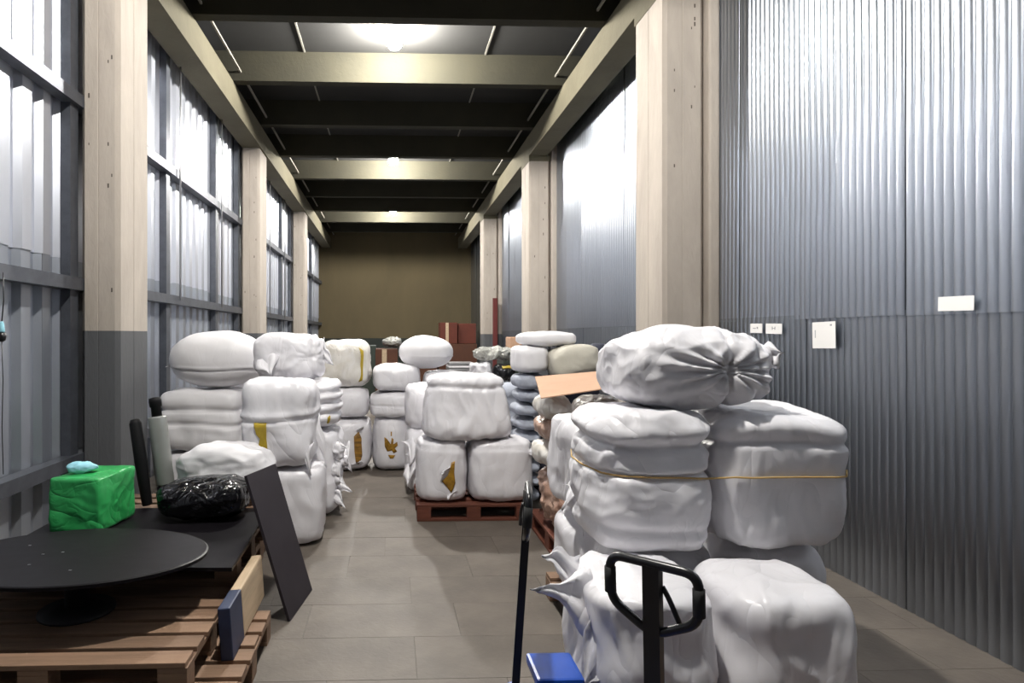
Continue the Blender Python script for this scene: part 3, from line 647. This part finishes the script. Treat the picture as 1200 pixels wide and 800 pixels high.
V2 = pb('grey_bale', 'pale grey cloth bale under the flat pillow-like bale', 'bale', None, 'film_soft', (602, 404, 641, 437), 6.3, .62, e=4, ez=4, lump=.015, wr=.006, fx=9, fz=2, seed=173, n=18)
V1 = pb('pillow_bale', 'flat pillow-like white bale topping the textile stack', 'bale', None, 'film_soft', (608, 388, 674, 406), 6.3, .60, e=3.6, ez=3.2, lump=.012, wr=.005, seed=175, n=18)
Vx = Bale('textile_bale', 'dark navy bale filling the gap beside the pale cloth bale', 'bale', None, 'textile_dark', 1.68, 2.1, 6.45, .5, 0, 1.22, seed=177, n=14)
SK = pb('cloth_sack', 'beige cloth sack slumped across the navy bale', 'sack', None, 'sack', (645, 403, 706, 440), 6.05, .5, z0=1.21, e=4.5, ez=3.6, lump=.025, wr=.006, fx=4, fz=6, seed=179, n=22, tilt=(0, R(-10)))
Bale('dark_bag', 'dark bag standing behind the beige cloth sack', 'bag', None, 'textile_dark', P(690, 0, 6.5).x, P(710, 0, 6.5).x, 6.5, .3, 1.2, 1.52, seed=181, n=10)
# more behind
Bale('textile_bale', 'grey textile bale standing behind the pleated bale load', 'bale', None, 'textile', P(585, 0, 7.2).x, P(612, 0, 7.2).x, 7.3, .6, 0, .58, e=3, ez=4, creases=((2, .3, .03, .1), (2, -.3, .03, .1)), seed=183, n=16)
Bale('textile_bale', 'grey textile bale stacked upon another behind the pleated bale load', 'bale', None, 'textile', P(584, 0, 7.2).x, P(612, 0, 7.2).x, 7.3, .6, .58, 1.06, e=3, ez=4, creases=((2, .3, .03, .1), (2, -.3, .03, .1)), seed=185, n=16)
Bale('white_bale', 'big white bale standing behind the red pallet load under the clear bag', 'bale', None, 'film', P(548, 0, 8.6).x, P(612, 0, 8.6).x, 8.7, .7, 0, .98, seed=187, n=16)
T3 = pb('white_bag', 'crumpled white bag beside the black bag in the far pile', 'bag', None, 'film', (551, 424, 577, 452), 8.6, .45, z0=.97, lump=.04, wr=.02, seed=189, n=16)
T2 = pb('black_bag', 'black plastic bag with a yellow scrap in the far pile', 'bag', None, 'black_bag', (579, 426, 606, 452), 8.55, .4, z0=.97, lump=.04, wr=.02, e=2.4, ez=2.4, seed=191, n=16)
T2.patch('scrap', 'f', [(-.5, .8), (.5, .95), (.7, .5), (.1, .55), (-.4, .45)], 'yellow', .012, label='yellow scrap')
T1 = pb('clear_bag', 'crinkled clear plastic bag on top of the far pile', 'bag', None, 'film_clear', (555, 405, 604, 423), 8.75, .5, e=2.6, ez=2.4, lump=.05, wr=.03, seed=193, n=18)

# ------------------------------------------------------------------ far end
def carton(label, px0, px1, py0, py1, y, dep, m, z0=None, tape=True, name='carton'):
    A, B = P(px0, py0, y), P(px1, py1, y); zb = B.z if z0 is None else z0
    t = empty(name, ((A.x + B.x) / 2, y + dep / 2, zb)); tag(t, label, 'box')
    w_, h = B.x - A.x, A.z - zb
    obj('body', mesh('body', *boxgeo(-w_ / 2, w_ / 2, -dep / 2, dep / 2, 0, h, .012)), m, t)
    obj('lid_flap', mesh('lid_flap', *boxgeo(-w_ / 2 + .01, -.004, -dep / 2 + .01, dep / 2 - .01, h, h + .006)), m, t)
    obj('lid_flap', mesh('lid_flap', *boxgeo(.004, w_ / 2 - .01, -dep / 2 + .01, dep / 2 - .01, h, h + .006)), m, t)
    if tape: obj('tape', mesh('tape', *boxgeo(-.05 - w_ * .1, .05 - w_ * .1, -dep / 2 - .003, -dep / 2, 0, h)), 'wood_pale', t)
    return t
carton('tall red carton with a pale tape strip near the end wall', 516, 536, 378, 402, 21.0, .8, 'carton_red', z0=1.335)
carton('plain wide red carton near the end wall', 537, 558, 379, 402, 21.1, .8, 'carton_red', z0=1.335, tape=False)
carton('brown carton supporting the red cartons', 514, 559, 403, 470, 20.9, 1.0, 'carton_brown', z0=0, tape=False)
carton('dark brown carton low before the end wall', 488, 512, 396, 470, 20.5, .8, 'carton_brown', z0=0, tape=False)
st = empty('sheet_stack', (P(541, 0, 11.5).x, 11.8, 0)); tag(st, 'stack of pale sheets on a dark crate beyond the egg-shaped bale', 'sheets')
obj('crate', mesh('crate', *boxgeo(-.24, .24, -.3, .3, 0, .92)), 'dark_green', st)
for k in range(4): box('sheet', -.23, .23, -.3, .3, .922 + k * .05, .922 + k * .05 + .035, 'metal_bare' if k % 2 else 'film_soft', st)
carton('dark red carton in the far clutter beyond the banded bale', 440, 466, 409, 470, 13.5, .7, 'carton_brown', z0=0)
t = Bale('crumpled_bag', 'crumpled translucent bag on the dark red carton', 'bag', None, 'film_clear', P(447, 0, 13.6).x, P(470, 0, 13.6).x, 13.85, .5, P(0, 409, 13.5).z + .006, P(0, 394, 13.6).z, e=2.4, ez=2.2, lump=.06, wr=.03, seed=201, n=14)
carton('low black crate beside the dark red carton in the far clutter', 467, 492, 412, 470, 14.2, .8, 'dark_green', z0=0, tape=False, name='crate')
carton('black crate behind the banded bale', 418, 440, 405, 470, 15.0, .8, 'dark_green', z0=0, tape=False, name='crate')
tag(box('red_post', P(578, 0, 17.0).x, P(583, 0, 17.0).x, 17.0, 17.1, 0, 2.6, 'brick_far'), 'red painted post beside the far pillar', 'post')
carton('small tan carton on the floor stack behind the pale cloth bale', 598, 612, 395, 411, 9.6, .4, 'cardboard', z0=1.37, tape=False)
carton('grey green crate under the small tan carton', 590, 615, 412, 470, 9.5, .6, 'dark_green', z0=0, tape=False, name='crate')

# ------------------------------------------------------------------ papers on the corrugated wall
def note(px0, py0, px1, py1, label, marks, skew=0.):
    # the pixel columns fix where along the wall the sheet hangs
    def along(px):
        a = (px - CX) / FPX; c, s = math.cos(YAW), math.sin(YAW); return (XR - .03) * (c - a * s) / (a * c + s)
    ya, yb = along(px0), along(px1); ym = (ya + yb) / 2
    zt_, zb_ = P(0, py0, 1).z, 0
    dep = ym * math.cos(YAW) + XR * math.sin(YAW)
    zt_ = CAM_Z - (py0 - CY) / FPX * dep; zb_ = CAM_Z - (py1 - CY) / FPX * dep
    t = empty('paper_note', (XR - .028, ym, zb_)); tag(t, label, 'paper', 'paper notes on the corrugated wall'); t.rotation_euler = (R(skew), 0, 0)
    w_, h = ya - yb, zt_ - zb_
    obj('paper', mesh('paper', *boxgeo(-.001, .001, -w_ / 2, w_ / 2, 0, h)), 'paper', t)
    for (u, v, du, dv) in marks:
        obj('mark', mesh('mark', *boxgeo(-.0018, -.001, -du / 2 * w_, du / 2 * w_, 0, dv * h)), 'ink', t, (0, (.5 - u) * w_, v * h))
note(1099, 347, 1141, 364, 'wide blank paper strip fixed above the sheet lap', [], 1)
note(952, 377, 979, 408, 'upright white paper sheet fixed below the sheet lap', [(.82, .84, .08, .06), (.13, .4, .03, .3)], -1)
note(879, 379, 893, 390, 'small paper label nearest the slim wall column', [(.35, .45, .25, .08), (.6, .45, .1, .2)], 1)
note(897, 379, 916, 391, 'small paper label beside the upright white sheet', [(.42, .4, .04, .3), (.5, .5, .12, .06), (.58, .4, .04, .3)], 1.5)

# cord hanging at the railed wall
hc = empty('hanging_cord', (P(2, 392, 4.15).x, 4.15, 1.62)); tag(hc, 'thin dark cord with a black plug hanging on the railed wall', 'cord')
tube('cord', [(.01, 0, .38), (.012, 0, .2), (0, 0, .06)], .004, 'black', hc, 6); tube('cord', [(0, 0, -.05), (.008, 0, -.3), (.002, 0, -.6), (.01, 0, -.9)], .003, 'black', hc, 6)
lathe('plug', [(.008, -.06), (.022, -.05), (.026, -.03), (.024, -.005), (.012, 0)], 'black', hc, 12); lathe('sleeve', [(.016, 0), (.018, .01), (.012, .06), (.006, .07)], 'aqua', hc, 12)

# ------------------------------------------------------------------ pallet trucks
def truck(label, loc, rz, lean, top_z, body, turn=0.):
    t = empty('pallet_truck', loc, rz); tag(t, label, 'pallet truck', 'hand pallet trucks')
    # local: forks along +y, handle leaning along -y by 'lean'
    base = Vector((0, 0, .30)); tip = Vector((0, -lean, top_z)); d = (tip - base).normalized(); s = Vector((math.cos(turn), math.sin(turn), 0)); n = s.cross(d).normalized() * -1
    def L(u, v, w=0): return tip + s * u + d * v + n * w
    # square shaft
    c0, c1 = base, L(0, -.004); hw = .022; hn = .014
    V = [c + s * a + n * b for c in (c0, c1) for a, b in ((-hw, -hn), (hw, -hn), (hw, hn), (-hw, hn))]
    obj('shaft', mesh('shaft', V, [(3, 2, 1, 0), (4, 5, 6, 7)] + [(i, (i + 1) % 4, 4 + (i + 1) % 4, 4 + i) for i in range(4)]), 'black', t)
    loop = fillet([L(-.118, 0), L(.118, 0), L(.118, -.125), L(.02, -.178), L(-.02, -.178), L(-.118, -.125)], .04, 6)
    hl = tube('handle_loop', loop, .0125, 'black', t, 12, True)
    for sx in (-1, 1): tube('grip', [L(sx * .118, -.035), L(sx * .118, -.07), L(sx * .118, -.105)], .0155, 'rubber', hl, 12)
    tube('lever', fillet([L(-.02, -.06, -.015), L(-.035, -.09, -.02), L(-.062, -.15, -.02)], .02, 4, False), .007, 'black', hl, 8)
    lathe('pump', [(.045, .10), (.05, .12), (.05, .28), (.035, .32), (.02, .33)], body, t, 20)
    v, f = boxgeo(-.08, .08, .14, .22, .10, .37, .015); v2, f2 = boxgeo(-.27, .27, .17, .24, .08, .20, .01)
    obj('lift_frame', mesh('lift_frame', *merge((v, f), (v2, f2))), body, t)
    obj('top_cap', mesh('top_cap', *boxgeo(-.10, .10, .06, .23, .355, .395, .012)), body, t)
    for sx in (-1, 1):
        a, b = sx * .19 - .075, sx * .19 + .075
        fk = obj('fork', mesh('fork', *boxgeo(a, b, .23, 1.20, .045, .085, .008)), body, t)
        V, F = tubegeo([(sx * .035, 0, .09), (sx * .085, 0, .09)], .09, 20); obj('steer_wheel', mesh('steer_wheel', V, F), 'rubber', t)
        V, F = tubegeo([(sx * .19 - .04, 1.08, .04), (sx * .19 + .04, 1.08, .04)], .04, 16); obj('fork_roller', mesh('fork_roller', V, F), 'rubber', fk)
    return t
truck('pallet truck with its black loop handle raised before the spiky bale', (P(766, 0, 1.70).x, 1.68, 0), R(135), -.03, 1.0, 'blue')
truck('blue pallet truck with its handle upright beside the tall white stack', (.45, 2.32, 0), R(-90), -.05, 1.04, 'blue', R(-11))
